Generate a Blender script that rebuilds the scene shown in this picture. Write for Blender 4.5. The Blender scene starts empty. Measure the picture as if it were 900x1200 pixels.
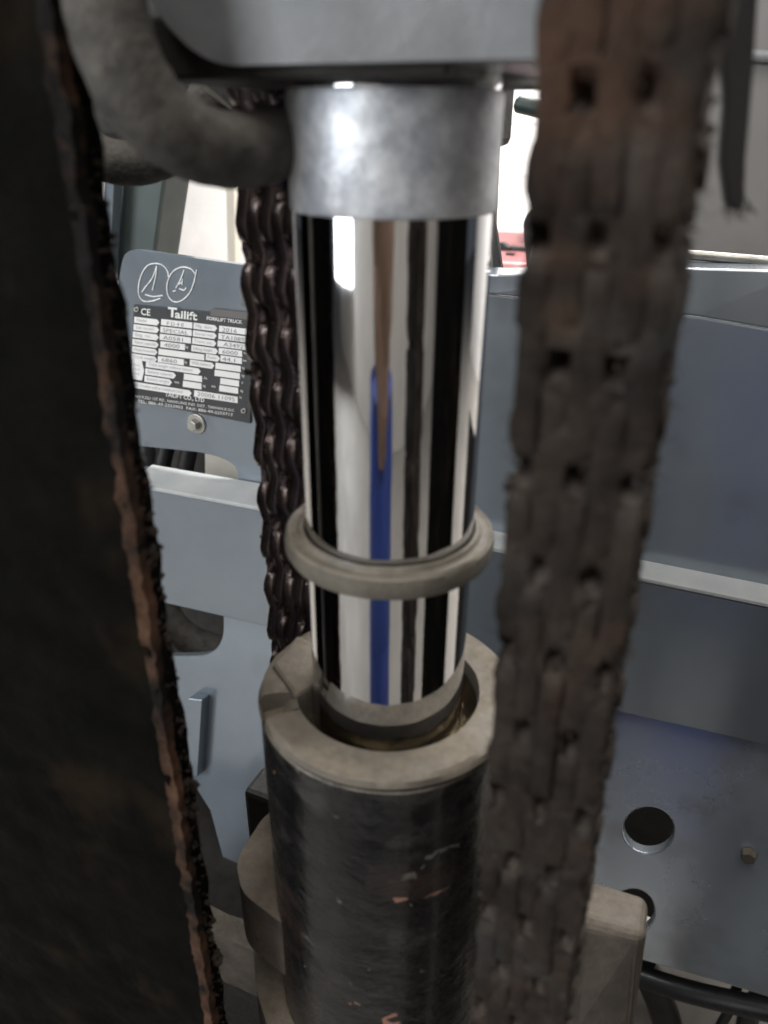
import bpy, bmesh, math, random
from mathutils import Vector, Matrix, noise
random.seed(7)
sc = bpy.context.scene
COL = sc.collection

# ------------------------------------------------------------------ camera
YAW, PITCH, ROLL = math.radians(24.0), math.radians(26.9), math.radians(0.45)
F_PX, W_PX, H_PX = 901.0, 900.0, 1200.0
HD = Vector((-math.sin(YAW), math.cos(YAW), 0))       # camera heading on the ground
RT = Vector((math.cos(YAW), math.sin(YAW), 0))        # to the camera's right
UPW = Vector((0, 0, 1))
CAM = -0.204 * HD - 0.0017 * RT + Vector((0, 0, 0.020))
FWD = HD * math.cos(PITCH) - UPW * math.sin(PITCH)
UPV = HD * math.sin(PITCH) + UPW * math.cos(PITCH)
RV = RT * math.cos(ROLL) + UPV * math.sin(ROLL)
UV = UPV * math.cos(ROLL) - RT * math.sin(ROLL)
cd = bpy.data.cameras.new('camera')
cam = bpy.data.objects.new('camera', cd); COL.objects.link(cam)
cam.matrix_world = Matrix(((RV.x, UV.x, -FWD.x, CAM.x), (RV.y, UV.y, -FWD.y, CAM.y), (RV.z, UV.z, -FWD.z, CAM.z), (0, 0, 0, 1)))
cd.sensor_fit = 'VERTICAL'; cd.sensor_height = 36; cd.lens = 36 * F_PX / H_PX
cd.clip_start = 0.005; cd.clip_end = 100
cd.dof.use_dof = True; cd.dof.focus_distance = 0.43; cd.dof.aperture_fstop = 27.03 / 2.4
sc.camera = cam

# ------------------------------------------------------------------ light
w = bpy.data.worlds.new('World'); sc.world = w; w.use_nodes = True
w.node_tree.nodes['Background'].inputs[0].default_value = (0.80, 0.88, 1.0, 1)
w.node_tree.nodes['Background'].inputs[1].default_value = 0.10
def area(name, loc, target, sx, sy, power, col):
    l = bpy.data.lights.new(name, 'AREA'); l.shape = 'RECTANGLE'; l.size = sx; l.size_y = sy; l.energy = power; l.color = col
    o = bpy.data.objects.new(name, l); COL.objects.link(o); o.location = loc
    o.rotation_euler = (Vector(target) - Vector(loc)).to_track_quat('-Z', 'Y').to_euler()
    return o
def pol(L, az, z):                                     # a point L metres from the rod, azimuth from the viewer's side
    a = math.radians(az)
    return -HD * (L * math.cos(a)) + RT * (L * math.sin(a)) + Vector((0, 0, z))
area('roof_light_lamp', pol(0.85, -10, 1.9), pol(0.60, -10, -0.75), 2.0, 2.0, 50, (1.0, 0.96, 0.90))
area('doorway_lamp', pol(3.2, -56, 0.75), (0, 0, -0.1), 1.3, 2.0, 90, (0.93, 0.97, 1.0))
area('yard_lamp', (0.1, 1.5, 1.5), (0.0, 2.6, -0.1), 1.6, 0.8, 210, (1.0, 0.98, 0.96))
sc.view_settings.view_transform = 'Standard'; sc.view_settings.look = 'None'
sc.view_settings.gamma = 1; sc.view_settings.exposure = 0.0
sc.view_settings.use_curve_mapping = False
sc.render.engine = 'CYCLES'

# ------------------------------------------------------------------ helpers
def ray(px, py):
    return RV * ((px - W_PX / 2) / F_PX) + UV * ((H_PX / 2 - py) / F_PX) + FWD
def at_y(px, py, y):
    d = ray(px, py); return CAM + d * ((y - CAM.y) / d.y)
def at_d(px, py, dist):
    d = ray(px, py); return CAM + d * (dist / d.dot(HD))
def at_z(px, py, z):
    d = ray(px, py); return CAM + d * ((z - CAM.z) / d.z)

def empty(name, loc=(0, 0, 0)):
    o = bpy.data.objects.new(name, None); COL.objects.link(o); o.location = loc; o.empty_display_size = 0.02
    return o
def tag(o, label=None, cat=None, group=None, kind=None):
    if label: o['label'] = label
    if cat: o['category'] = cat
    if group: o['group'] = group
    if kind: o['kind'] = kind
    return o
def setp(o, parent):
    if parent:
        o.parent = parent
        o.matrix_parent_inverse = Matrix.Translation(parent_world(parent)).inverted()
def parent_world(p):
    v = Vector(p.location)
    q = p.parent
    while q: 
        v = v * 1.0; q = q.parent
    return v if p.parent is None else Vector((0, 0, 0)) + p.location
def obj(name, bm, m, parent=None, smooth=False, bevel=0, recalc=True, seg=2):
    if recalc: bmesh.ops.recalc_face_normals(bm, faces=bm.faces)
    me = bpy.data.meshes.new(name); bm.to_mesh(me); bm.free()
    me.materials.append(m)
    o = bpy.data.objects.new(name, me); COL.objects.link(o)
    if smooth:
        for p in me.polygons: p.use_smooth = True
    if bevel:
        b = o.modifiers.new('bevel', 'BEVEL'); b.width = bevel; b.segments = seg; b.limit_method = 'ANGLE'; b.angle_limit = math.radians(35)
        b.harden_normals = False
    setp(o, parent)
    return o
def poly_plate(name, pts, nrm, th, m, parent=None, holes=(), bevel=0.0006, smooth=False):
    """flat outline (3-D points on one plane) with holes, given thickness th along nrm"""
    bm = bmesh.new(); nrm = Vector(nrm).normalized()
    es = []
    for loop in [pts] + list(holes):
        vs = [bm.verts.new(p) for p in loop]
        es += [bm.edges.new((vs[i], vs[(i + 1) % len(vs)])) for i in range(len(vs))]
    bmesh.ops.triangle_fill(bm, use_beauty=True, use_dissolve=False, edges=es, normal=-nrm)
    fs = list(bm.faces)
    r = bmesh.ops.extrude_face_region(bm, geom=fs, use_keep_orig=True)
    vs = [g for g in r['geom'] if isinstance(g, bmesh.types.BMVert)]
    bmesh.ops.translate(bm, verts=vs, vec=nrm * th)
    return obj(name, bm, m, parent, smooth, bevel)
def round_poly(pts, rad, n=6):
    """2-D pixel outline with rounded corners"""
    out = []
    k = len(pts)
    for i in range(k):
        p = Vector(pts[i]); r = rad[i] if isinstance(rad, (list, tuple)) else rad
        if r <= 0: out.append(tuple(p)); continue
        a = Vector(pts[i - 1]) - p; b = Vector(pts[(i + 1) % k]) - p
        ra = min(r, a.length * .49); rb = min(r, b.length * .49)
        p0 = p + a.normalized() * ra; p1 = p + b.normalized() * rb
        for j in range(n + 1):
            t = j / n
            out.append(tuple(p0 * (1 - t) ** 2 + p * 2 * t * (1 - t) + p1 * t * t))
    return out
def at_pl(px, py, p0, n):
    d = ray(px, py); return CAM + d * ((p0 - CAM).dot(n) / d.dot(n))
def px_y(pts, y): return [at_y(a, b, y) for a, b in pts]
def px_z(pts, z): return [at_z(a, b, z) for a, b in pts]
def circ_px(cx, cy, rx, ry, n=28): return [(cx + rx * math.cos(2 * math.pi * i / n), cy + ry * math.sin(2 * math.pi * i / n)) for i in range(n)]
def lathe(name, prof, m, parent=None, n=96, smooth=True, centre=(0, 0), warp=None, closed=False, bevel=0):
    bm = bmesh.new(); rings = []
    for k in range(n):
        a = 2 * math.pi * k / n
        row = []
        for i, (r, z) in enumerate(prof):
            if warp: r2, z2 = warp(a, i, r, z)
            else: r2, z2 = r, z
            row.append(bm.verts.new((centre[0] + r2 * math.cos(a), centre[1] + r2 * math.sin(a), z2)))
        rings.append(row)
    L = len(prof)
    for k in range(n):
        A, B = rings[k], rings[(k + 1) % n]
        for i in range(L if closed else L - 1):
            j = (i + 1) % L
            bm.faces.new((A[i], B[i], B[j], A[j]))
    o = obj(name, bm, m, parent, smooth, bevel)
    if smooth:
        o.data.set_sharp_from_angle(angle=math.radians(32))
    return o
def spline(pts, n=10):
    P = [Vector(p) for p in pts]; P = [P[0] * 2 - P[1]] + P + [P[-1] * 2 - P[-2]]
    out = []
    for i in range(1, len(P) - 2):
        for j in range(n):
            t = j / n
            a, b, c, d = P[i - 1], P[i], P[i + 1], P[i + 2]
            out.append(.5 * ((2 * b) + (c - a) * t + (2 * a - 5 * b + 4 * c - d) * t * t + (3 * b - a - 3 * c + d) * t ** 3))
    out.append(P[-2]); return out
def tube(name, pts, rad, m, parent=None, n=20, rough=0.0, cap=True, sp=10):
    path = spline(pts, sp) if sp else [Vector(p) for p in pts]
    bm = bmesh.new(); rings = []; prev = None
    for i, p in enumerate(path):
        t = (path[min(i + 1, len(path) - 1)] - path[max(i - 1, 0)]).normalized()
        u = t.orthogonal().normalized() if prev is None else (prev - t * prev.dot(t)).normalized()
        prev = u; v = t.cross(u)
        r = rad[min(i * len(rad) // len(path), len(rad) - 1)] if isinstance(rad, (list, tuple)) else rad
        row = []
        for k in range(n):
            a = 2 * math.pi * k / n
            q = p + (u * math.cos(a) + v * math.sin(a)) * r
            if rough: q += (q - p).normalized() * rough * (noise.noise(q * 260) + .5 * noise.noise(q * 700))
            row.append(bm.verts.new(q))
        rings.append(row)
    for A, B in zip(rings, rings[1:]):
        for k in range(n): bm.faces.new((A[k], A[(k + 1) % n], B[(k + 1) % n], B[k]))
    if cap: bm.faces.new(rings[0]); bm.faces.new(rings[-1])
    o = obj(name, bm, m, parent, True)
    o.data.set_sharp_from_angle(angle=math.radians(50))
    return o
def box_bm(lo, hi, bm=None):
    bm = bm or bmesh.new()
    v = [bm.verts.new((x, y, z)) for x in (lo[0], hi[0]) for y in (lo[1], hi[1]) for z in (lo[2], hi[2])]
    for f in ((0, 1, 3, 2), (4, 6, 7, 5), (0, 4, 5, 1), (2, 3, 7, 6), (0, 2, 6, 4), (1, 5, 7, 3)): bm.faces.new([v[i] for i in f])
    return bm
def box(name, lo, hi, m, parent=None, bevel=0.001): return obj(name, box_bm(lo, hi), m, parent, False, bevel)
def lump(bm, p, r, flat=1.0):
    ret = bmesh.ops.create_icosphere(bm, subdivisions=1, radius=r)
    rot = Matrix.Rotation(random.random() * 6.28, 3, Vector((random.random() - .5, random.random() - .5, random.random() - .5 + 1e-3)).normalized())
    for v in ret['verts']:
        q = v.co * (1 + .35 * noise.noise(v.co / r * 1.7 + Vector(p) * 900)); q.z *= flat
        v.co = rot @ q + Vector(p)
def hair(bm, p, d, L, r):
    d = Vector(d).normalized(); u = d.orthogonal().normalized(); v = d.cross(u)
    p = Vector(p); bend = (u * random.uniform(-1, 1) + v * random.uniform(-1, 1)) * L * .5
    prev = None
    for i in range(4):
        t = i / 3; c = p + d * L * t + bend * t * t; rr = r * (1 - .8 * t)
        row = [bm.verts.new(c + (u * math.cos(a) + v * math.sin(a)) * rr) for a in (0, 2.1, 4.2)]
        if prev:
            for k in range(3): bm.faces.new((prev[k], prev[(k + 1) % 3], row[(k + 1) % 3], row[k]))
        prev = row

# ------------------------------------------------------------------ materials
def mat(name, base, base2=None, scale=40, rough=.5, rough2=None, metal=0, bump=0.0, bscale=None, dust=None, dust_amt=0.0, coat=0.0,
        chips=None, spots=None, detail=5, lo=.35, hi=.7, spec=.5, dust_side=0.0, stretch=None, croug=.08, stain=None):
    m = bpy.data.materials.new(name); m.use_nodes = True
    nt = m.node_tree; N = nt.nodes; Lk = nt.links; b = N['Principled BSDF']
    geo = N.new('ShaderNodeNewGeometry')
    pos = geo.outputs['Position']
    if stretch:
        mp = N.new('ShaderNodeMapping'); mp.inputs['Scale'].default_value = stretch; Lk.new(pos, mp.inputs['Vector']); pos = mp.outputs['Vector']
    def nz(s, d=detail, dist=0.0):
        n = N.new('ShaderNodeTexNoise'); n.inputs['Scale'].default_value = s; n.inputs['Detail'].default_value = d
        n.inputs['Distortion'].default_value = dist; n.inputs['Roughness'].default_value = .62
        Lk.new(pos, n.inputs['Vector']); return n.outputs['Fac']
    def ramp(f, a, c):
        r = N.new('ShaderNodeMapRange'); r.inputs['From Min'].default_value = a; r.inputs['From Max'].default_value = c; r.clamp = True
        Lk.new(f, r.inputs['Value']); return r.outputs['Result']
    def mix(f, a, c):
        x = N.new('ShaderNodeMix'); x.data_type = 'RGBA'
        if hasattr(f, 'links'): Lk.new(f, x.inputs[0])
        else: x.inputs[0].default_value = f
        for s, i in ((a, 6), (c, 7)):
            if hasattr(s, 'links'): Lk.new(s, x.inputs[i])
            else: x.inputs[i].default_value = (*s, 1)
        return x.outputs[2]
    def math_(op, a, c):
        x = N.new('ShaderNodeMath'); x.operation = op
        for s, i in ((a, 0), (c, 1)):
            if hasattr(s, 'links'): Lk.new(s, x.inputs[i])
            else: x.inputs[i].default_value = s
        return x.outputs[0]
    f1 = nz(scale)
    col = mix(ramp(f1, lo, hi), base, base2 or base)
    rg = N.new('ShaderNodeMapRange'); rg.inputs['To Min'].default_value = rough; rg.inputs['To Max'].default_value = rough if rough2 is None else rough2
    rg.inputs['From Min'].default_value = .35; rg.inputs['From Max'].default_value = .7
    Lk.new(nz(scale * 1.9), rg.inputs['Value']); rgo = rg.outputs['Result']
    if chips:                                            # (colour, scale, threshold)
        for (cc, cs, ct) in chips:
            k = ramp(nz(cs, 4, .6), ct, ct + .012); col = mix(k, col, cc); rgo = math_('MAXIMUM', rgo, math_('MULTIPLY', k, .6))
    for (cc, cs, c0, c1, am) in (stain or ()):
        col = mix(math_('MULTIPLY', ramp(nz(cs, 3), c0, c1), am), col, cc)
    if dust:
        sx = N.new('ShaderNodeSeparateXYZ'); Lk.new(geo.outputs['Normal'], sx.inputs[0])
        k = ramp(sx.outputs['Z'], .25 - dust_side, .8 - dust_side * .5)
        k = math_('MULTIPLY', k, ramp(nz(scale * .7), .28, .55)); k = math_('MULTIPLY', k, dust_amt)
        dcol = mix(ramp(nz(scale * 6), .4, .65), dust, tuple(c * .72 for c in dust))
        col = mix(k, col, dcol); rgo = math_('MAXIMUM', rgo, math_('MULTIPLY', k, .9))
        Lk.new(math_('MULTIPLY', math_('SUBTRACT', 1.0, k), metal), b.inputs['Metallic'])
    else: b.inputs['Metallic'].default_value = metal
    Lk.new(col, b.inputs['Base Color']); Lk.new(rgo, b.inputs['Roughness'])
    b.inputs['Specular IOR Level'].default_value = spec
    b.inputs['Coat Weight'].default_value = coat; b.inputs['Coat Roughness'].default_value = croug
    if bump:
        bp = N.new('ShaderNodeBump'); bp.inputs['Strength'].default_value = bump; bp.inputs['Distance'].default_value = .001
        Lk.new(nz(bscale or scale * 8, 6), bp.inputs['Height']); Lk.new(bp.outputs['Normal'], b.inputs['Normal'])
    return m
M = {}
M['chrome'] = mat('chrome', (.57, .575, .59), (.53, .535, .55), 60, .03, .05, 1.0, .012, 900, stretch=(1, 1, .03))
M['sleeve'] = mat('worn_steel_sleeve', (.36, .38, .42), (.66, .68, .71), 85, .40, .6, .45, .3, 240, lo=.42, hi=.6, stain=[((.14, .14, .15), 40, .58, .72, .6)])
M['collar'] = mat('dusty_rubber', (.09, .08, .064), (.15, .132, .106), 90, .5, .75, 0, .35, 700, dust=(.22, .19, .15), dust_amt=.6)
M['barrel'] = mat('chipped_black_paint', (.003, .003, .0035), (.010, .0095, .0095), 60, .12, .42, 0, 1.3, 90, stretch=(.8, .8, 1.2), stain=[((.036, .034, .032), 46, .57, .66, .55), ((.034, .021, .017), 26, .56, .70, .5)], chips=[((.085, .08, .074), 85, .67), ((.25, .125, .09), 50, .655), ((.05, .26, .26), 60, .745)], dust=(.27, .235, .18), dust_amt=.6, coat=.12, spec=.3)
M['gland'] = mat('dusty_gland', (.07, .06, .05), (.12, .104, .084), 45, .5, .75, .1, .4, 300, dust=(.185, .157, .120), dust_amt=.95, stain=[((.05, .04, .03), 60, .55, .7, .5)])
M['bore'] = mat('oily_bore', (.20, .17, .12), (.34, .29, .21), 90, .10, .28, .85, .3, 300)
M['bracket'] = mat('dusty_bracket', (.034, .027, .020), (.075, .060, .045), 38, .6, .85, 0, .7, 220, dust=(.135, .11, .084), dust_amt=.9)
M['beam'] = mat('grey_beam_paint', (.095, .10, .107), (.16, .168, .175), 22, .38, .6, 0, .2, 260, stain=[((.04, .037, .034), 30, .5, .7, .6)])
M['dark'] = mat('dark_greasy_steel', (.010, .009, .008), (.022, .018, .014), 40, .6, .85, 0, .5, 300)
M['mast'] = mat('greasy_mast_steel', (.0018, .0018, .0016), (.0045, .004, .003), 38, .7, .95, 0, .7, 220, stain=[((.018, .011, .006), 19, .55, .75, .7)], spec=.04)
M['mast_edge'] = mat('rusty_worn_edge', (.005, .0042, .0038), (.088, .046, .028), 44, .6, .9, .0, 1.0, 420, lo=.45, hi=.66, spec=.12)
M['chain_dust'] = mat('dust_caked_chain', (.012, .0098, .0085), (.034, .0262, .021), 85, .8, .95, 0, 1.0, 420, stain=[((.105, .054, .033), 20, .55, .75, .6), ((.042, .042, .039), 33, .52, .7, .6)], dust=(.11, .092, .08), dust_amt=.45, spec=.10, dust_side=.2)
M['chain_oil'] = mat('oily_chain', (.13, .10, .10), (.27, .22, .21), 70, .09, .30, .8, .5, 420, spec=.9, coat=.6, croug=.05)
M['fuzz'] = mat('grease_fuzz', (.015, .0125, .011), (.05, .038, .03), 120, .88, .96, 0, .6, 700, spec=.15)
M['hose'] = mat('dusty_hose', (.034, .032, .030), (.105, .097, .086), 110, .85, .97, 0, 1.0, 520, dust=(.17, .155, .14), dust_amt=.6, dust_side=.2)
M['black_hose'] = mat('black_hose', (.008, .008, .009), (.014, .014, .014), 60, .3, .5)
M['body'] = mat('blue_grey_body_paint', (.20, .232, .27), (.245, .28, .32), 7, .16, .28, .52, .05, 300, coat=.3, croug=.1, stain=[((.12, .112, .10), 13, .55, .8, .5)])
M['body_low'] = mat('blue_grey_plate_sheen', (.46, .515, .58), (.52, .575, .64), 9, .20, .32, .72, .08, 240, coat=.3, croug=.15, stain=[((.24, .225, .20), 16, .5, .75, .6)])  # paler copy of the body paint; its colour carries the sheen
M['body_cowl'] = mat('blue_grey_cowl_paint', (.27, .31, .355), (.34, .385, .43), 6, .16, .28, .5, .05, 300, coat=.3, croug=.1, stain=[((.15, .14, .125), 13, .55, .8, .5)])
M['body_top'] = mat('body_paint_pale_top', (.34, .36, .37), (.44, .45, .45), 30, .5, .7, 0, .1, 400)  # ledge colour, paler than the body paint
M['plate_black'] = mat('plate_black', (.030, .031, .034), (.040, .041, .044), 30, .35, .5)
M['plate_strip'] = mat('plate_grey_strip', (.11, .10, .10), (.13, .12, .115), 30, .4, .5)
M['white'] = mat('plate_white', (.80, .80, .79), (.72, .72, .70), 60, .4, .6)
M['ink'] = mat('stamped_ink', (.12, .12, .14), (.30, .30, .32), 400, .5, .6)
M['ink_faint'] = mat('printed_ink_faint', (.34, .34, .36), (.46, .46, .48), 400, .5, .6)
M['chalk'] = mat('paint_marker', (.85, .86, .86), (.62, .64, .66), 260, .7, .8)
M['steel'] = mat('zinc_steel', (.42, .41, .38), (.30, .29, .26), 120, .35, .5, .8, .2, 500)
M['cream'] = mat('cream_panel', (.62, .58, .50), (.56, .52, .45), 20, .6, .7)
M['pillar'] = mat('dark_green_pillar', (.045, .06, .06), (.06, .075, .075), 20, .45, .6)
M['wall'] = mat('whitewashed_wall', (.78, .755, .73), (.66, .64, .62), 6, .8, .9, 0, .3, 40)
M['floor'] = mat('concrete_floor', (.31, .29, .255), (.26, .24, .215), 3, .6, .8, 0, .2, 60)
M['cab_wall'] = mat('rear_wall_paint', (.50, .47, .43), (.42, .40, .37), 4, .8, .9)
M['pink'] = mat('pink_red_paint', (.80, .42, .42), (.76, .38, .38), 10, .35, .45)
M['seat'] = mat('black_vinyl', (.016, .015, .017), (.026, .025, .027), 30, .45, .6)
M['seat_grey'] = mat('grey_vinyl', (.22, .22, .23), (.27, .27, .28), 30, .45, .6)
M['grip'] = mat('green_black_grip', (.010, .026, .022), (.016, .034, .030), 60, .35, .5)
M['cab'] = mat('grey_cab_sheet', (.20, .19, .185), (.24, .23, .22), 10, .5, .65)
M['blue'] = mat('blue_clothes_stand_in', (.025, .055, .25), (.03, .065, .29), 12, .4, .55)  # stands in for blue clothes mirrored in the rod
M['stand_in_brown'] = mat('brown_hand_stand_in', (.22, .145, .105), (.28, .18, .13), 30, .8, .9)  # stands in for the hand mirrored in the rod

# ------------------------------------------------------------------ setting
FZ = -0.78
g = bmesh.new(); bmesh.ops.create_grid(g, x_segments=1, y_segments=1, size=12)
bmesh.ops.translate(g, verts=g.verts, vec=(0, 0, FZ))
tag(obj('floor', g, M['floor'], recalc=False), 'pale dusty concrete floor under the machine', kind='structure')
rw = bmesh.new(); box_bm((-4.6, 2.5, FZ), (3.4, 2.62, 1.6), rw)
for v in rw.verts: v.co = RT * v.co.x - HD * v.co.y + Vector((0, 0, v.co.z))
tag(obj('rear_wall', rw, M['cab_wall'], None, False, .01), 'pale workshop wall behind the viewer, mirrored in the chrome', kind='structure')
fw = tag(empty('far_wall', (0, 2.6, FZ)), 'whitewashed wall of wide courses far behind the truck', kind='structure')
for i in range(16):
    z0 = FZ + .16 * i + random.uniform(-.004, .004)
    box('course', (-4, 2.6 + random.uniform(0, .006), z0 + .0008), (3, 2.75, z0 + .1595), M['wall'], fw, .0015)

# ------------------------------------------------------------------ truck body behind the mast
YB = .30
body = tag(empty('truck_body', (0, YB, FZ)), 'blue-grey painted sheet steel front of the truck behind the cylinder', 'truck body')
body_n = (0, 1, 0)
# dash panel with the data plate
dash_px = round_poly([(146, 291), (368, 322), (372, 612), (170, 566), (140, 520), (136, 345)], [16, 3, 0, 0, 0, 10], 6)
slot_px = round_poly([(160, 522), (246, 531), (279, 545), (279, 570), (160, 548)], [0, 24, 24, 0, 0], 6)
dash = poly_plate('dash_panel', px_y(dash_px, YB), body_n, .006, M['body'], body, [px_y(slot_px, YB)], .0016)
# cream panel and hoses seen through the slot
poly_plate('cream_inner_panel', px_y([(240, 505), (330, 520), (330, 610), (240, 600)], YB + .05), body_n, .004, M['cream'], body)
box('inner_bulkhead', (-.60, YB + .13, FZ + .3), (.02, YB + .14, -.17), M['dark'], body)
for a, b in (((168, 500), (188, 600)), ((196, 520), (182, 600)), ((228, 500), (210, 600))):
    tube('hose', [at_y(a[0], a[1], YB + .07), at_y((a[0] + b[0]) / 2 - 2, (a[1] + b[1]) / 2, YB + .065), at_y(b[0], b[1], YB + .07)], .0085, M['black_hose'], body, 14)
# cross plate with its pale ledge: runs the whole width
YC = .266
top_l, top_r = at_y(150, 568, YC), at_y(930, 716, YC)
bot_l, bot_r = at_y(176, 703, YC), at_y(930, 880, YC)
cp = poly_plate('cross_plate', [top_l, at_y(330, 602, YC), at_y(560, 640, YC), top_r, bot_r, at_y(733, 836, YC), at_y(560, 790, YC), bot_l], body_n, .005, M['body'], body, bevel=.001)
bm = bmesh.new()
fr = [at_y(p[0], p[1] - 2.5, YC) for p in ((150, 568), (330, 602), (560, 640), (930, 716))]
bk = [Vector((p.x, YB - .001, p.z + .004)) for p in fr]
vs = [[bm.verts.new(p + Vector((0, 0, dz))) for p in row] for dz in (0, -.004) for row in (fr, bk)]
for i in range(3):
    bm.faces.new((vs[0][i], vs[0][i + 1], vs[1][i + 1], vs[1][i])); bm.faces.new((vs[2][i], vs[2][i + 1], vs[3][i + 1], vs[3][i]))
    bm.faces.new((vs[0][i], vs[0][i + 1], vs[2][i + 1], vs[2][i])); bm.faces.new((vs[1][i], vs[1][i + 1], vs[3][i + 1], vs[3][i]))
obj('ledge', bm, M['body_top'], body, False, .0008)
# side return flange of the cross plate (left, seen as a darker strip)
# lower plate with its cut-outs
low_px = [(110, 690), (330, 700), (460, 740), (460, 1108), (330, 1130), (283, 1075), (262, 1010), (246, 950), (222, 912), (110, 905)]
low_px2 = [(462, 741), (600, 780), (930, 850), (930, 1178), (846, 1152), (740, 1122), (600, 1090), (462, 1107)]
hole1 = round_poly([(150, 690), (261, 690), (262, 768), (150, 770)], [0, 0, 34, 0], 8)
TN = Vector((0, -math.cos(math.radians(11)), math.sin(math.radians(11)))); TP = Vector((0, YB + .004, -.20))
def px_t(pts): return [at_pl(a, b, TP, TN) for a, b in pts]
lower = poly_plate('lower_plate', px_t(low_px), -TN, .010, M['body'], body, [px_t(hole1)], .0012)
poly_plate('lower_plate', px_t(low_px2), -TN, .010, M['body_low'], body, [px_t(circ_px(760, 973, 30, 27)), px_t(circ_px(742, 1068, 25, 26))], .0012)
poly_plate('stiffener_bar', [p + TN * .012 for p in px_t([(230, 811), (246, 813), (240, 903), (222, 901)])], -TN, .0125, M['body'], body, bevel=.0012)
tube('hose', [at_y(180, 690, YB + .04), at_y(205, 735, YB + .035), at_y(240, 757, YB + .04), at_y(300, 770, YB + .06)], .016, M['hose'], body, 16)
box('inner_bulkhead', (-.60, YB + .14, FZ + .02), (.45, YB + .15, -.22), M['dark'], body)
# stain boss on the lower plate
lathe_c = at_pl(877, 1000, TP, TN) + TN * .003
bm = bmesh.new(); bmesh.ops.create_cone(bm, cap_ends=True, segments=6, radius1=.0055, radius2=.0050, depth=.006)
bmesh.ops.rotate(bm, verts=bm.verts, matrix=Matrix.Rotation(math.pi / 2, 3, 'X')); bmesh.ops.translate(bm, verts=bm.verts, vec=lathe_c)
obj('bolt', bm, M['bracket'], body, False, .0006)
# underside lip under the lower plate
tube('bottom_pipe', [at_y(700, 1125, YB + .02), at_y(800, 1160, YB + .02), at_y(930, 1190, YB + .02)], .010, M['black_hose'], body, 14)
# cowl on the right: main face, tilted top band
YW = .285
cowl = poly_plate('cowl_panel', px_y([(520, 341), (580, 346), (820, 372), (935, 392), (935, 712), (520, 640)], YW), body_n, .006, M['body_cowl'], body, bevel=.001)
bm = bmesh.new()
a0 = px_y([(520, 340), (580, 345), (820, 371), (935, 391)], YW)
a1 = [at_y(520, 319, YW + .004), at_y(583, 322.5, YW + .004), at_y(800, 314, YW + .004), at_y(935, 318, YW + .004)]
A = [bm.verts.new(p) for p in a0]; B = [bm.verts.new(p) for p in a1]
A2 = [bm.verts.new(p + Vector((0, .006, 0))) for p in a0]; B2 = [bm.verts.new(p + Vector((0, .03, 0))) for p in a1]
for i in range(3):
    for P, Q in ((A, B), (B, B2), (B2, A2), (A2, A)): bm.faces.new((P[i], P[i + 1], Q[i + 1], Q[i]))
obj('cowl_top_band', bm, M['body'], body, False, .001)
tube('top_trim_rail', [at_y(790, 297, YW + .03), at_y(935, 309, YW + .03)], .0028, M['steel'], body, 12, sp=0)
# flanged bolt under the plate
bc = at_y(231, 496, YB)
for nm, r, d0, d1, seg in (('bolt_washer', .0092, -.002, 0, 32), ('bolt_head', .0052, -.008, -.002, 6)):
    bm = bmesh.new(); bmesh.ops.create_cone(bm, cap_ends=True, segments=seg, radius1=r, radius2=r * .94, depth=d1 - d0)
    bmesh.ops.rotate(bm, verts=bm.verts, matrix=Matrix.Rotation(math.pi / 2, 3, 'X')); bmesh.ops.translate(bm, verts=bm.verts, vec=bc + Vector((0, (d0 + d1) / 2, 0)))
    obj(nm, bm, M['steel'], body, False, .0005)
# marker drawings: two circled letters
def stroke(name, pts, y, wd, m, parent, closed=False, th=.0003):
    P = spline([at_y(a, b, y) for a, b in pts], 6)
    bm = bmesh.new(); L = []
    for i, p in enumerate(P):
        t = (P[min(i + 1, len(P) - 1)] - P[max(i - 1, 0)]).normalized(); s = Vector((-t.z, 0, t.x)).normalized()
        k = wd * (1 + .35 * noise.noise(p * 300))
        L.append((bm.verts.new(p + s * k), bm.verts.new(p - s * k), bm.verts.new(p + s * k * .8 - Vector((0, th, 0))), bm.verts.new(p - s * k * .8 - Vector((0, th, 0)))))
    for a, b in zip(L, L[1:]):
        bm.faces.new((a[2], b[2], b[3], a[3])); bm.faces.new((a[0], b[0], b[2], a[2])); bm.faces.new((a[3], b[3], b[1], a[1]))
    return obj(name, bm, m, parent)
def z1(x, y): return (140 + x / 5.294, 280 + y / 5.294)
YM = YB - .0004
for k in ([(305, 235), (298, 200), (270, 165), (225, 152), (175, 165), (140, 215), (120, 285), (122, 350), (150, 385), (200, 385), (255, 368)],
          [(232, 165), (205, 240), (160, 300), (140, 330)], [(232, 168), (225, 230), (205, 320)], [(160, 345), (210, 357), (270, 350)],
          [(470, 215), (440, 185), (385, 175), (330, 205), (298, 270), (300, 345), (335, 388), (385, 382), (435, 335), (462, 270), (472, 225), (480, 190)],
          [(402, 190), (380, 250), (350, 305)], [(392, 245), (388, 285)], [(332, 325), (352, 320)], [(362, 285), (385, 270)], [(372, 308), (400, 318), (415, 300)]):
    stroke('marker_stroke', [z1(*p) for p in k], YM, .00050, M['chalk'], dash)
stroke('faint_digit', [z1(*p) for p in [(785, 335), (760, 345), (762, 365), (782, 375), (778, 400), (755, 405)]], YM, .0007, M['plate_strip'], dash)

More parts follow.
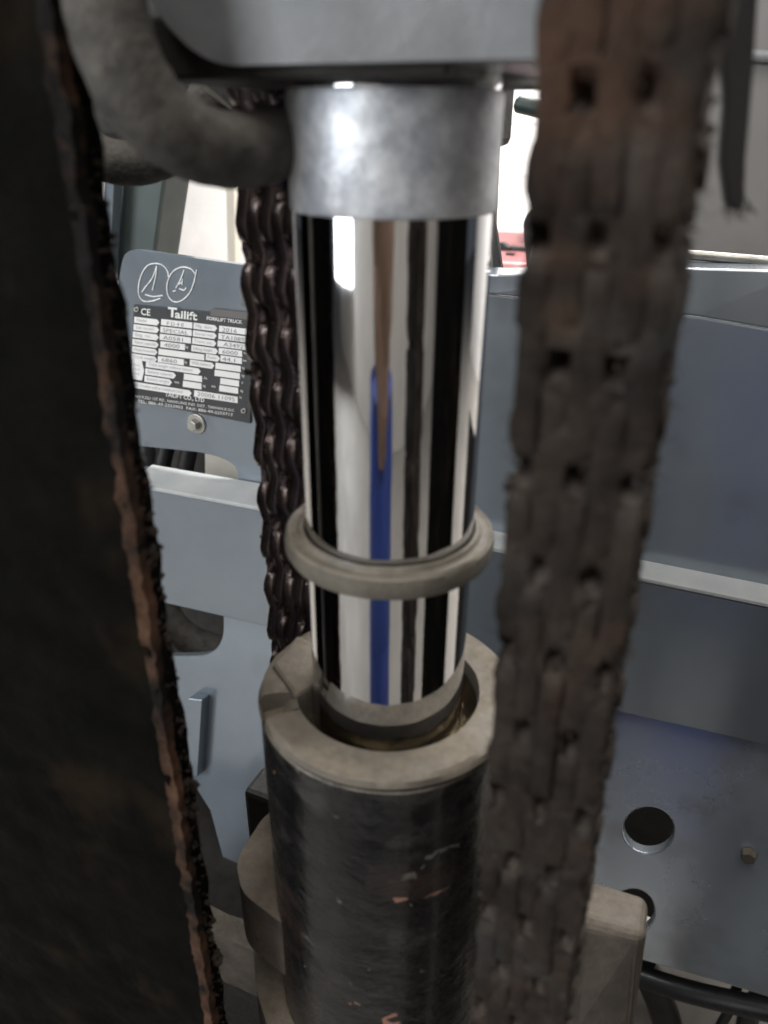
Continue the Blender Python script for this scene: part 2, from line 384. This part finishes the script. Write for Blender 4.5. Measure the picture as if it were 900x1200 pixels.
# ------------------------------------------------------------------ data plate
YP = YB - .0022
def z2(x, y): return (145 + x / 6.0, 355 + y / 6.0)
plate_px = [z2(72, 12), z2(905, 92), z2(888, 848), z2(36, 680)]
dp = poly_plate('data_plate', px_y(plate_px, YP), body_n, .0018, M['plate_black'], body, bevel=.0003)
dp['label'] = 'black printed data plate with white fields and lettering'
YF = YP - .0003
def field(x0, x1, y, h, arrow=False, m='white', s0=.105):
    s = s0 + .00008 * y
    pts = [(x0, y), (x1 - (16 if arrow else 0), y + s * (x1 - x0)), (x1 - (16 if arrow else 0), y + h + s * (x1 - x0)), (x0 - h * .06, y + h)]
    if arrow: pts.insert(2, (x1, y + h / 2 + s * (x1 - x0)))
    return poly_plate('field', px_y([z2(*p) for p in pts], YF), body_n, .0003, M[m], dp, bevel=0)
def letter(txt, x, y, size, m, wd=None, slope=None, bold=0.0, gap=1.0, yd=None, name='lettering', scl=1.0):
    """text laid flat on the plate; x, y: baseline start in plate units"""
    cu = bpy.data.curves.new('t', 'FONT'); cu.body = txt; cu.size = 1; cu.offset = bold; cu.space_character = gap; cu.resolution_u = 2
    ob = bpy.data.objects.new('t', cu); COL.objects.link(ob)
    dg = bpy.context.evaluated_depsgraph_get(); me = bpy.data.meshes.new_from_object(ob.evaluated_get(dg))
    bpy.data.objects.remove(ob); bpy.data.curves.remove(cu)
    if not me.vertices: return
    xs = max(v.co.x for v in me.vertices)
    kx = (wd / xs) if wd else size * scl
    s = (.105 + .00008 * y) if slope is None else slope
    for v in me.vertices:
        lx, ly = v.co.x * kx, v.co.y * size
        v.co = at_y(*z2(x + lx - ly * .0 + ly * .05, y + lx * s - ly), yd or (YF - .0002))
    me.materials.clear(); me.materials.append(M[m]); me.name = name
    o = bpy.data.objects.new(name, me); COL.objects.link(o); setp(o, dp)
    return o
field(612, 902, 40, 50, m='plate_strip')
L6 = [('Model', 75, 97, 250), ('Sub model', 70, 149, 248), ('Eng. no.', 65, 200, 246), ('Rated capacity', 61, 252, 244), ('Attachments', 57, 303, 236), ('Truck weight', 53, 354, 232)]
for t, x, y, x1 in L6:
    field(x, x1, y, 42, True); letter(t, x + 14, y + 31, 30, 'ink_faint', wd=min(150, len(t) * 14))
for x0, x1, y in ((264, 482, 113), (259, 478, 165), (254, 472, 217), (259, 430, 269), (246, 566, 321), (241, 422, 373)): field(x0, x1, y, 42)
for t, x, y, wd in (('F D 4 0', 300, 155, 120), ('SPECIAL', 272, 203, 180), ('A0581', 275, 255, 140), ('4000', 282, 306, 110), ('6860', 262, 411, 112)): letter(t, x, y, 38, 'ink', wd=wd)
for t, x, y, x1 in (('Mfg. date', 492, 139, 656), ('Serial no.', 488, 192, 652), ('Trans. no.', 483, 244, 650), ('Lifting height', 477, 296, 662), ('Power', 578, 358, 676), ('With battery', 466, 398, 636)):
    field(x, x1, y, 42, True); letter(t, x + 10, y + 31, 30, 'ink_faint', wd=min(135, len(t) * 13))
for x0, x1, y in ((672, 884, 160), (667, 886, 212), (661, 886, 264), (669, 832, 316), (681, 830, 368), (646, 822, 420), (640, 816, 470), (680, 810, 528), (673, 804, 578)): field(x0, x1, y, 42)
for t, x, y, wd in (('2016', 690, 200, 105), ('TA10892', 682, 252, 190), ('A3492', 700, 304, 140), ('6000', 690, 355, 110), ('44.1', 692, 406, 90)): letter(t, x, y, 40, 'ink', wd=wd)
field(56, 143, 396, 138, True)
for t, y in (('Electric', 440), ('truck', 470), ('only', 500)): letter(t, 64, y, 24, 'ink_faint', wd=50)
for t, x, x1, y in (('Truck weight without battery', 157, 540, 408), ('Battery capacity', 152, 366, 460), ('Battery weight', 147, 338, 511), ('Max. drawbar pull at maximum load', 42, 476, 550)):
    field(x, x1, y, 42, True); letter(t, x + 14, y + 31, 30, 'ink_faint', wd=(x1 - x) * .82)
field(424, 550, 497, 42); field(417, 546, 547, 42); field(496, 800, 614, 44)
letter('20006 11095', 515, 652, 40, 'ink', wd=265)
for t, x, y in (('kg', 433, 316), ('kg', 426, 422), ('mm', 842, 358), ('kw', 838, 412), ('kg', 832, 464), ('kg', 828, 518), ('V', 826, 570), ('kg', 820, 624), ('N', 812, 672), ('Ah', 562, 536), ('kg', 556, 590), ('max', 355, 562), ('min', 615, 592)):
    letter(t, x, y, 26, 'white', scl=.8)
letter('CE', 118, 82, 66, 'white', wd=68, bold=.012)
letter('T', 310, 94, 92, 'white', wd=62, bold=.035); letter('ailift', 358, 104, 78, 'white', wd=158, bold=.026)
letter('FORKLIFT TRUCK', 582, 118, 34, 'white', wd=250, bold=.02)
letter('TAILIFT CO., LTD', 290, 655, 40, 'white', wd=276, bold=.018)
letter('NO.9,ZILI 1ST RD., NANKUNG IND. DIST., TAIWAN R.O.C', 76, 664, 27, 'white', wd=700, slope=.145, yd=YP - .0004)
letter('TEL: 886-49-2253903  FAX: 886-49-2253713', 96, 699, 29, 'white', wd=668, slope=.145, yd=YP - .0004)
for x, y in ((86, 46), (840, 760)):
    poly_plate('rivet', px_y([z2(*p) for p in circ_px(x, y, 18, 18, 16)], YP - .0012), body_n, .0014, M['steel'], dp, bevel=.0003)
    poly_plate('rivet_hole', px_y([z2(*p) for p in circ_px(x, y, 8, 8, 12)], YP - .0015), body_n, .0004, M['dark'], dp, bevel=0)

# ------------------------------------------------------------------ things seen past the truck body
def slab(name, px, y, th, m, parent=None, bevel=.002): return poly_plate(name, px_y(px, y), (0, 1, 0), th, M[m], parent, bevel=bevel)
tag(slab('guard_pillar', [(138, 120), (204, 120), (176, 330), (118, 330)], .42, .04, 'pillar', bevel=.004), 'dark green-grey slanted guard pillar left of the bright opening', 'pillar')
tag(slab('guard_strut', [(130, 120), (137, 120), (128, 330), (113, 330)], .40, .012, 'body', bevel=.001), 'thin pale strut along the left of the dark pillar', 'strut')
tag(slab('thin_post', [(262, 120), (272, 120), (276, 330), (267, 330)], 1.0, .02, 'cream', bevel=.002), 'thin pale post in the bright opening above the data plate', 'post')
tag(slab('window_post', [(569, 40), (583, 40), (574, 330), (569, 330)], .40, .015, 'cab', bevel=.001), 'narrow grey post beside the rod, edge of the right opening', 'post')
tag(slab('window_trim', [(572, 245), (577, 245), (589, 326), (578, 326)], .36, .006, 'black_hose', bevel=.001), 'short dark slanted trim at the foot of the narrow grey post', 'trim')
pk = tag(empty('pink_vehicle', at_y(610, 330, 1.5)), 'pinkish red vehicle panel low in the right opening', 'vehicle')
slab('body_panel', [(520, 264), (760, 276), (760, 420), (520, 410)], 1.5, .05, 'pink', pk, .01)
slab('lower_panel', [(520, 304), (760, 316), (760, 420), (520, 410)], 1.485, .012, 'pink', pk, .004)
tube('wiper_arm', [at_y(588, 291, 1.47), at_y(618, 292, 1.47), at_y(660, 300, 1.47)], .006, M['black_hose'], pk, 8)
slab('wiper_foot', [(584, 284), (590, 284), (597, 291), (585, 295)], 1.45, .02, 'black_hose', pk, .003)
slab('vent_mark', [(593, 296), (604, 297), (602, 300), (592, 299)], 1.48, .004, 'black_hose', pk, 0)
st = tag(empty('driver_seat', at_y(640, 330, .75)), 'black vinyl seat back with grey edge behind the near chain', 'seat')
slab('backrest', round_poly([(612, 262), (622, 245), (690, 215), (700, 360), (622, 340)], [16, 14, 20, 0, 30], 6), .80, .08, 'seat', st, .012)
slab('side_bolster', round_poly([(618, 330), (624, 285), (636, 268), (660, 262), (660, 350), (617, 350)], [4, 12, 14, 0, 0, 0], 6), .72, .05, 'seat_grey', st, .008)
lv = tag(empty('control_lever', at_y(640, 330, .55)), 'dark green lever with a rounded grip against the bright opening', 'lever')
tube('grip', [at_y(604, 121, .55), at_y(612, 123, .55), at_y(640, 129, .55), at_y(672, 134, .55)], [.0045, .0068, .0072, .0072, .0072, .0072, .0072, .0072, .0072, .0072], M['grip'], lv, 18)
tube('shaft', [at_y(668, 133, .55), at_y(700, 180, .55), at_y(705, 340, .55)], .004, M['steel'], lv, 12)
cb = tag(empty('cab_console', at_y(860, 300, .55)), 'plain grey console sheet at the upper right edge behind the near chain', 'console')
slab('sheet', [(690, -60), (960, -60), (960, 320), (690, 310)], .52, .006, 'cab', cb, .002)
tube('seam_rail', [at_y(690, 52, .515), at_y(960, 70, .515)], .004, M['seat_grey'], cb, 10, sp=0)

# ------------------------------------------------------------------ lift cylinder
cyl = tag(empty('lift_cylinder', (0, 0, -.70)), 'hydraulic lift cylinder with mirror chrome rod and chipped black barrel', 'hydraulic cylinder')
ZT = -.148
rod = lathe('piston_rod', [(.0001, .060), (.0246, .060), (.025, .058), (.025, -.20), (.0001, -.20)], M['chrome'], cyl, 160)
rod['label'] = 'mirror chrome piston rod'
lathe('rod_end_sleeve', [(.0250, .0008), (.0252, .0010), (.0254, .0016), (.0255, .0255), (.0250, .0266), (.0250, .0266)], M['sleeve'], cyl, 128)['label'] = 'dull worn steel sleeve on the rod end'
zc = -.0912
prof = [(.0251, .0030), (.0258, .0042), (.0268, .0043), (.0276, .0030), (.0290, .0028), (.0303, .0034), (.0311, .0026), (.0314, .0006), (.0313, -.0018), (.0306, -.0034), (.0290, -.0042), (.0251, -.0042)]
def cw(a, i, r, z):
    p = Vector((math.cos(a), math.sin(a), i * .3)); k = noise.noise(p * 2.3) * .0003
    return (r + k if r > .0255 else r, z + zc + k + noise.noise(p * 6) * .0002)
lathe('stop_collar', prof, M['collar'], cyl, 128, warp=cw, closed=True)['label'] = 'dusty rubber collar ring round the chrome rod'
# barrel wall, gland ring with spanner notches, oily bore and wiper
def bw(a, i, r, z):
    return (r + .00025 * noise.noise(Vector((math.cos(a) * 2, math.sin(a) * 2, z * 30))), z)
bp = [(.0420, ZT - .0050)] + [(.0426, ZT - .0056 - k * .012) for k in range(0, 30)] + [(.0426, -.56), (.0420, -.561), (.0001, -.561)]
barrel = lathe('barrel', bp, M['barrel'], cyl, 128, warp=bw)
barrel['label'] = 'black painted barrel with orange primer showing through chips'
az0 = math.atan2(-HD.y, -HD.x)                       # towards the viewer
NOTCH = [az0 - math.radians(74)]
def gw(a, i, r, z):
    if i in (2, 3, 4, 5):
        for nn in NOTCH:
            d = abs((a - nn + math.pi) % (2 * math.pi) - math.pi)
            if d < math.radians(6.5):
                if i == 2: z -= .0052; r = min(r, .0358)
                else: z -= .0060 if i < 5 else 0; 
    k = noise.noise(Vector((math.cos(a) * 3, math.sin(a) * 3, i))) * .00025
    return (r + k, z + k)
lathe('gland_ring', [(.0303, ZT - .006), (.0307, ZT - .0006), (.0352, ZT), (.0410, ZT - .0003), (.0424, ZT - .0012), (.0431, ZT - .0030), (.0418, ZT - .0048)],
      M['gland'], barrel, 180, warp=gw)['label'] = 'dust covered gland ring with spanner notches'
lathe('bore', [(.0304, ZT - .0055), (.0302, ZT - .012), (.0296, ZT - .0150), (.0285, ZT - .0162), (.0272, ZT - .0152), (.0262, ZT - .0125), (.0251, ZT - .0118)], M['bore'], barrel, 128)
# boss with a slanted top behind the gland, left
bos = [at_z(318, 778, ZT + .0012), at_z(349, 742, ZT + .0012), at_z(374, 758, ZT + .0012), at_z(368, 800, ZT + .0012), at_z(345, 815, ZT + .0012)]
poly_plate('port_boss', bos, (0, 0, -1), .03, M['gland'], barrel, bevel=.0015)

# mounting bracket that holds the barrel
mb = tag(empty('mounting_bracket', (0, .02, -.30)), 'dust covered steel bracket clamping the black barrel, ears left and right', 'bracket')
ZB = -.246
ear = round_poly([(345, 930), (308, 958), (276, 1008), (283, 1046), (330, 1082), (380, 1060), (380, 930)], [0, 10, 16, 14, 6, 0, 0], 5)
poly_plate('ear', px_z(ear, ZB), (0, 0, -1), .032, M['bracket'], mb, bevel=.0022)
ear2 = round_poly([(345, 1085), (296, 1098), (300, 1160), (322, 1230), (400, 1230), (400, 1085)], [0, 10, 10, 6, 0, 0], 5)
poly_plate('foot', px_z(ear2, ZB - .055), (0, 0, -1), .03, M['bracket'], mb, bevel=.002)
ZA = -.262
arm = [(660, 1030), (700, 1030), (762, 1049), (757, 1100), (690, 1082), (640, 1080)]
A = px_z(arm, ZA); bm = bmesh.new()
low = [A[0] + Vector((0, 0, -.09)), A[1] + Vector((0, 0, -.09)), A[2] + Vector((0, 0, -.09)), at_d(744, 1215, .185), at_d(676, 1215, .185), at_d(620, 1215, .185)]
va = [bm.verts.new(p) for p in A]; vb = [bm.verts.new(p) for p in low]
bm.faces.new(va); bm.faces.new(vb[::-1])
for i in range(6): bm.faces.new((va[i], va[(i + 1) % 6], vb[(i + 1) % 6], vb[i]))
obj('arm', bm, M['bracket'], mb, False, .0045, seg=4)
box('back_bar', (-.10, .045, -.40), (.05, .065, -.285), M['dark'], mb, .003)
# ------------------------------------------------------------------ crosshead beam over the cylinder
ZU = .0300
yb = -.034
fl = at_y(206, 76, yb)
cr = tag(empty('crosshead_beam', (0, 0, ZU)), 'thick grey crosshead beam across the top above the chrome rod', 'beam')
bx0 = fl.x
bm = bmesh.new()
outl = []
for p in round_poly([(bx0 - .008, ZU + .026), (bx0 - .0045, ZU + .010), (bx0 + .008, ZU), (.050, ZU), (.050, ZU + .026)], [0, .006, .008, 0, 0], 6): outl.append(Vector((p[0], yb, p[1])))
poly_plate('beam_body', outl, (0, 1, 0), .062, M['beam'], cr, bevel=.003)
bm.free()
box('beam_shade_plate', (-.05, -.030, ZU - .0022), (.024, .045, ZU + .01), M['dark'], cr, .001)  # dark plate added for the shade under the beam
tag(box('dark_backing_block', (-.30, .10, .012), (at_y(577, 110, .10).x, .13, .12), M['dark'], None, .003), 'dark block added under the beam for the shaded hollow behind the hose', 'backing block')  # added block whose dark colour gives the shaded hollow behind the hose

# ------------------------------------------------------------------ hoses
hp = [at_d(112, -70, .172), at_d(126, 20, .172), at_d(150, 88, .172), at_d(192, 145, .176), at_d(250, 174, .184), at_d(310, 172, .196), at_d(360, 150, .215), at_d(400, 110, .235)]
tag(tube('hydraulic_hose', hp, .0079, M['hose'], None, 28, .00035, sp=14), 'thick dusty grey hose curving down and in behind the rod sleeve', 'hose')
hp = [at_d(60, 120, .31), at_d(100, 172, .31), at_d(135, 190, .31), at_d(175, 188, .31), at_d(215, 165, .31), at_d(250, 110, .31)]
tag(tube('hydraulic_hose', hp, .0078, M['hose'], None, 20, .0002, sp=12), 'smaller beige hose loop hanging behind the thick hose, upper left', 'hose')

# ------------------------------------------------------------------ chains
def rough_box(name, lo, hi, n, m, parent, amp, fr, post=None):
    bm = bmesh.new(); lo, hi = Vector(lo), Vector(hi); idx = {}
    nx, ny, nz_ = n
    def vert(i, j, k):
        if (i, j, k) not in idx:
            p = Vector((lo.x + (hi.x - lo.x) * i / nx, lo.y + (hi.y - lo.y) * j / ny, lo.z + (hi.z - lo.z) * k / nz_))
            d = Vector((noise.noise(p * fr), noise.noise(p * fr + Vector((9, 0, 0))), noise.noise(p * fr + Vector((0, 9, 0)))))
            d += .6 * Vector((noise.noise(p * fr * 2.7), noise.noise(p * fr * 2.7 + Vector((9, 0, 0))), 0))
            idx[(i, j, k)] = bm.verts.new((post(p) if post else p) + d * amp)
        return idx[(i, j, k)]
    for i in range(nx):
        for k in range(nz_):
            for j in (0, ny): bm.faces.new((vert(i, j, k), vert(i + 1, j, k), vert(i + 1, j, k + 1), vert(i, j, k + 1)))
    for j in range(ny):
        for k in range(nz_):
            for i in (0, nx): bm.faces.new((vert(i, j, k), vert(i, j + 1, k), vert(i, j + 1, k + 1), vert(i, j, k + 1)))
    for i in range(nx):
        for j in range(ny):
            for k in (0, nz_): bm.faces.new((vert(i, j, k), vert(i + 1, j, k), vert(i + 1, j + 1, k), vert(i, j + 1, k)))
    o = obj(name, bm, m, parent, True); o.data.set_sharp_from_angle(angle=math.radians(55))
    return o
PITCH_L = .01905
def sgp(v, e): return math.copysign(abs(v) ** e, v)
def plate_mesh(name, th, rough, seed, m, hh=.0088, waist=.0080, seg=10, ex=.6, el=.97):
    bm = bmesh.new(); p2 = PITCH_L / 2; out = []
    for k in range(seg + 1):
        a = math.pi * k / seg; out.append((hh * sgp(math.cos(a), ex), p2 + hh * sgp(math.sin(a), ex + .15) * el))
    out.append((-waist, 0))
    for k in range(seg + 1):
        a = math.pi + math.pi * k / seg; out.append((hh * sgp(math.cos(a), ex), -p2 + hh * sgp(math.sin(a), ex + .15) * el))
    out.append((waist, 0))
    rows = []
    for f, s in ((-.5, .93), (-.36, 1), (0, 1), (.36, 1), (.5, .93)):
        row = []
        for (y, z) in out:
            q = Vector((f * th, y * s, z * s if abs(z) > p2 else z))
            n = noise.noise(q * 240 + Vector((seed * 7.3, 0, 0))) + .6 * noise.noise(q * 620 + Vector((0, seed * 3.1, 0)))
            q += Vector((.35 * n, y / hh * n, .3 * n)) * rough
            row.append(bm.verts.new(q))
        rows.append(row)
    for A, B in zip(rows, rows[1:]):
        for k in range(len(A)): bm.faces.new((A[k], A[(k + 1) % len(A)], B[(k + 1) % len(A)], B[k]))
    bm.faces.new(rows[0]); bm.faces.new(rows[-1])
    bmesh.ops.recalc_face_normals(bm, faces=bm.faces)
    me = bpy.data.meshes.new(name); bm.to_mesh(me); bm.free(); me.materials.append(m)
    for p in me.polygons: p.use_smooth = True
    me.set_sharp_from_angle(angle=math.radians(60))
    return me
def leaf_chain(label, cx, cy, z_top, npitch, cols, th, rough, m, phase, rot=(0, 0, 0), fuzz=0, nf=0, grp=None, cake=None, ex=.6, waist=.008, hole=0, scal=0.0, el=.97):
    root = tag(empty('leaf_chain', (cx, cy, z_top)), label, 'chain', grp)
    
    meshes = [plate_mesh('link_plate', th * .97, rough, s, m, ex=ex, waist=waist, el=el) for s in range(5)]
    for c in range(cols):
        x = (c - (cols - 1) / 2) * th
        for k in range(npitch):
            if (k + c + phase) % 2: continue
            o = bpy.data.objects.new('link_plate', random.choice(meshes)); COL.objects.link(o); o.parent = root
            o.location = (x + random.uniform(-1, 1) * rough * .3, random.uniform(-1, 1) * rough * .5, -k * PITCH_L)
            o.scale = (1, random.uniform(.97, 1.04), 1)
    pm = bmesh.new(); bmesh.ops.create_cone(pm, cap_ends=True, segments=12, radius1=.0032, radius2=.0032, depth=cols * th + .0022)
    bmesh.ops.rotate(pm, verts=pm.verts, matrix=Matrix.Rotation(math.pi / 2, 3, 'Y'))
    me = bpy.data.meshes.new('pin'); pm.to_mesh(me); pm.free(); me.materials.append(m)
    for k in range(npitch + 1):
        o = bpy.data.objects.new('pin', me); COL.objects.link(o); o.parent = root; o.location = (0, 0, -(k - .5) * PITCH_L)
    if cake:
        W = cols * th / 2
        def dent(p, W=W, th=th, phase=phase):
            q = noise.noise(Vector((p.x * 60, 3.3, p.z * 40)))
            p = Vector((p.x * (1 + scal * math.cos(2 * math.pi * p.z / PITCH_L + math.pi) + scal * 1.2 * q), p.y, p.z))
            if p.y > -cake * .5: return p
            c = round(p.x / th + (cols - 1) / 2); x0 = (c - (cols - 1) / 2) * th
            j = round(-p.z / PITCH_L)
            if (j - 1 + c + phase) % 2: return p
            q = noise.noise(Vector((c * 3.7, j * 1.9, 2.2)))
            d = math.hypot((p.x - x0 - q * .0006) / .0018, (p.z + j * PITCH_L + q * .0008) / .0026)
            k = max(0, 1 - d * d) ** .8 * (.75 + q * .5)
            return p + Vector((0, k * hole, 0))
        f = rough_box('caked_grease', (-W + .0003, -cake, -npitch * PITCH_L), (W - .0003, cake * .8, .01), (cols * 6, 4, npitch * 10), m, None, .0008, 240, dent); f.parent = root
    if fuzz:
        bm = bmesh.new(); W = cols * th / 2
        for i in range(fuzz):
            z = random.uniform(.01, -npitch * PITCH_L); s = random.random()
            if s < .5: p = (random.uniform(-W, W), -.0078 + random.uniform(-.0006, .0012), z)
            elif s < .75: p = (-W, random.uniform(-.008, .006), z)
            else: p = (W, random.uniform(-.008, .008), z)
            lump(bm, p, random.uniform(.0004, .0011) * (1.5 if random.random() < .12 else 1), random.uniform(.25, .5))
        for i in range(nf):
            z = random.uniform(.01, -npitch * PITCH_L); sx = random.choice((-1, 1, 1))
            hair(bm, (sx * W, random.uniform(-.008, .006), z), (sx, random.uniform(-1, .5), random.uniform(-1, 1)), random.uniform(.001, .004), .00014)
        f = obj('grime', bm, M['fuzz'], None, True); f.parent = root; f['kind'] = 'stuff'
    root.rotation_euler = rot
    return root
GC = 'leaf chains of the mast'
pc = at_d(686, 600, .125)
leaf_chain('dust-caked brown leaf chain close to the viewer, right of the cylinder', pc.x - .004, pc.y, .10, 40, 5, .0046, .0010, M['chain_dust'], 0, rot=(0, -.020, 0), fuzz=2400, nf=900, grp=GC, cake=.0084, hole=.0080, ex=.45, waist=.0086, scal=.055)
pf = at_d(338, 470, .254)
zf = at_d(325, 297, .254).z
leaf_chain('dark oily leaf chain with shiny link edges behind the rod, left', pf.x, pf.y, zf + 4 * PITCH_L, 34, 5, .0043, .00035, M['chain_oil'], 1, fuzz=160, nf=10, grp=GC, cake=.0052, hole=.003, ex=.72, waist=.0056, el=.86)

# ------------------------------------------------------------------ mast rails
ml = tag(empty('mast_rail', (-.15, -.05, FZ)), 'dark greasy mast rail with a worn rusty edge filling the left side', 'mast rail', 'upright mast rails')
e = at_d(155, 600, .168)
rough_box('flange', (e.x - .145, e.y, FZ), (e.x - .0012, e.y + .0085, .06), (10, 4, 260), M['mast'], ml, .0012, 80)
rough_box('web', (e.x - .144, e.y + .0088, FZ), (e.x - .132, e.y + .08, .06), (2, 4, 60), M['mast'], ml, .0004, 100)
rough_box('worn_edge', (e.x - .0034, e.y - .0007, FZ), (e.x + .0003, e.y + .0026, .06), (4, 3, 420), M['mast_edge'], ml, .0010, 170)['label'] = 'rusty worn corner of the rail'
bm = bmesh.new()
for i in range(700):
    z = random.uniform(-.5, .06); y = e.y + random.uniform(.002, .0085)
    lump(bm, (e.x + random.uniform(-.0018, .0000), y, z), random.uniform(.0005, .0018) * (1.3 if noise.noise(Vector((0, 0, z * 45))) > .15 else .7), random.uniform(.3, .6))
for i in range(40):
    hair(bm, (e.x, e.y + random.uniform(.002, .008), random.uniform(-.5, .06)), (1, random.uniform(-.4, .4), random.uniform(-.8, .8)), random.uniform(.001, .003), .00012)
f = obj('grime', bm, M['fuzz'], ml, True); f['kind'] = 'stuff'
mr = tag(empty('mast_rail', (.15, 0, FZ)), 'dark mast rail standing just off the right side, mirrored in the chrome rod', 'mast rail', 'upright mast rails')
pr = pol(math.hypot(.06, .122), math.degrees(math.atan2(.122, .06)), 0)
for nm, a0_, a1_, b0, b1 in (('flange', .157, .185, .018, .150), ('web', .185, .30, .05, .065)):
    bm = box_bm((a0_, b0, FZ), (a1_, b1, .06))
    for v in bm.verts: v.co = RT * v.co.x - HD * v.co.y + Vector((0, 0, v.co.z))
    obj(nm, bm, M['mast'], mr, False, .001)

# dark hanging strip, upper right
hs = tag(empty('hanging_strap', at_d(868, 0, .15)), 'dark frayed strap hanging down at the upper right edge', 'strap')
sp_ = [(846, -60), (893, -60), (884, 90), (876, 180), (874, 236), (862, 248), (853, 238), (846, 190), (852, 120), (846, 60)]
poly_plate('strap', [at_d(a, b, .15) for a, b in sp_], HD, .003, M['seat'], hs, bevel=.0006)
bm = bmesh.new()
for i in range(40):
    p = at_d(random.uniform(852, 878), random.uniform(225, 248), .1515)
    hair(bm, p, RT * random.uniform(-.5, 1) + Vector((0, 0, -1)), random.uniform(.001, .0035), .00018)
f = obj('frayed_end', bm, M['seat'], hs, True); f['kind'] = 'stuff'

# ------------------------------------------------------------------ stand-ins added behind the viewer, mirrored in the rod
dr = tag(empty('blue_stand_in', pol(.72, -12, FZ)), 'stand-in for the blue clothes of the viewer, mirrored as the blue stripe in the rod', 'stand-in')  # added shape in place of the viewer's blue clothes
c = pol(.72, -12, 0)
lathe('stand_in_body', [(.0001, FZ), (.160, FZ), (.165, FZ + .02), (.168, -.50), (.160, -.48), (.168, -.46), (.165, -.19), (.158, -.17), (.0001, -.17)], M['blue'], dr, 64, centre=(c.x, c.y))
lathe('rim', [(.150, -.172), (.160, -.172), (.162, -.158), (.152, -.156)], M['blue'], dr, 64, centre=(c.x, c.y), closed=True)
cl = pol(.545, -10, 0)
def sk(a, i, r, z):
    return (r * (1 + .5 * noise.noise(Vector((math.cos(a) * 1.2, math.sin(a) * 1.2, z * 16)))) if r > .001 else r, z)
tag(lathe('hand_stand_in', [(.0001, -.215)] + [(.035 + .07 * (k / 11) ** .8, -.215 + .022 * k) for k in range(12)] + [(.0001, .04)], M['stand_in_brown'], None, 40, centre=(cl.x, cl.y), warp=sk), 'lumpy brown stand-in for the hand of the viewer, mirrored as the brown streak in the rod', 'hand_stand_in')  # added lump in place of the viewer's hand

# ------------------------------------------------------------------ low, dark things under the truck
bp_ = tag(empty('floor_shade_plate', (-.25, .2, -.62)), 'dark plate added for the shaded floor low behind the left rail and the barrel', 'plate')  # dark sheet added where the floor lies in shadow
rough_box('sheet', (-.60, .05, -.63), (-.02, .294, -.62), (30, 16, 2), M['dark'], bp_, .002, 30)
rough_box('rib', (-.30, .12, -.62), (-.10, .14, -.56), (14, 3, 6), M['bracket'], bp_, .0015, 60)
for k, (pts, r, lab) in enumerate((([(752, 1128), (768, 1160), (782, 1200), (790, 1260)], .014, 'thick black hose dropping under the blue-grey plate, bottom right'),
                    ([(868, 1140), (856, 1180), (838, 1215), (825, 1260)], .0045, 'thin black cable slanting down at the bottom right'),
                    ([(905, 1150), (882, 1180), (872, 1215), (868, 1260)], .009, 'black cable nearest the bottom right corner'))):
    tag(tube('cable', [at_y(a, b, .335) for a, b in pts], r, M['black_hose'], None, 14), lab, 'cable', 'cables under the truck')

lp = pol(math.hypot(.09, .002), -91.3, 0)
tag(tube('streak_pipe', [(lp.x, lp.y, -.60), (lp.x, lp.y, -.2), (lp.x, lp.y, .05)], .0042, M['steel'], None, 14), 'thin steel pipe added unseen behind the left mast rail for its streak in the rod', 'pipe')  # unseen pipe added to put a light streak in the chrome
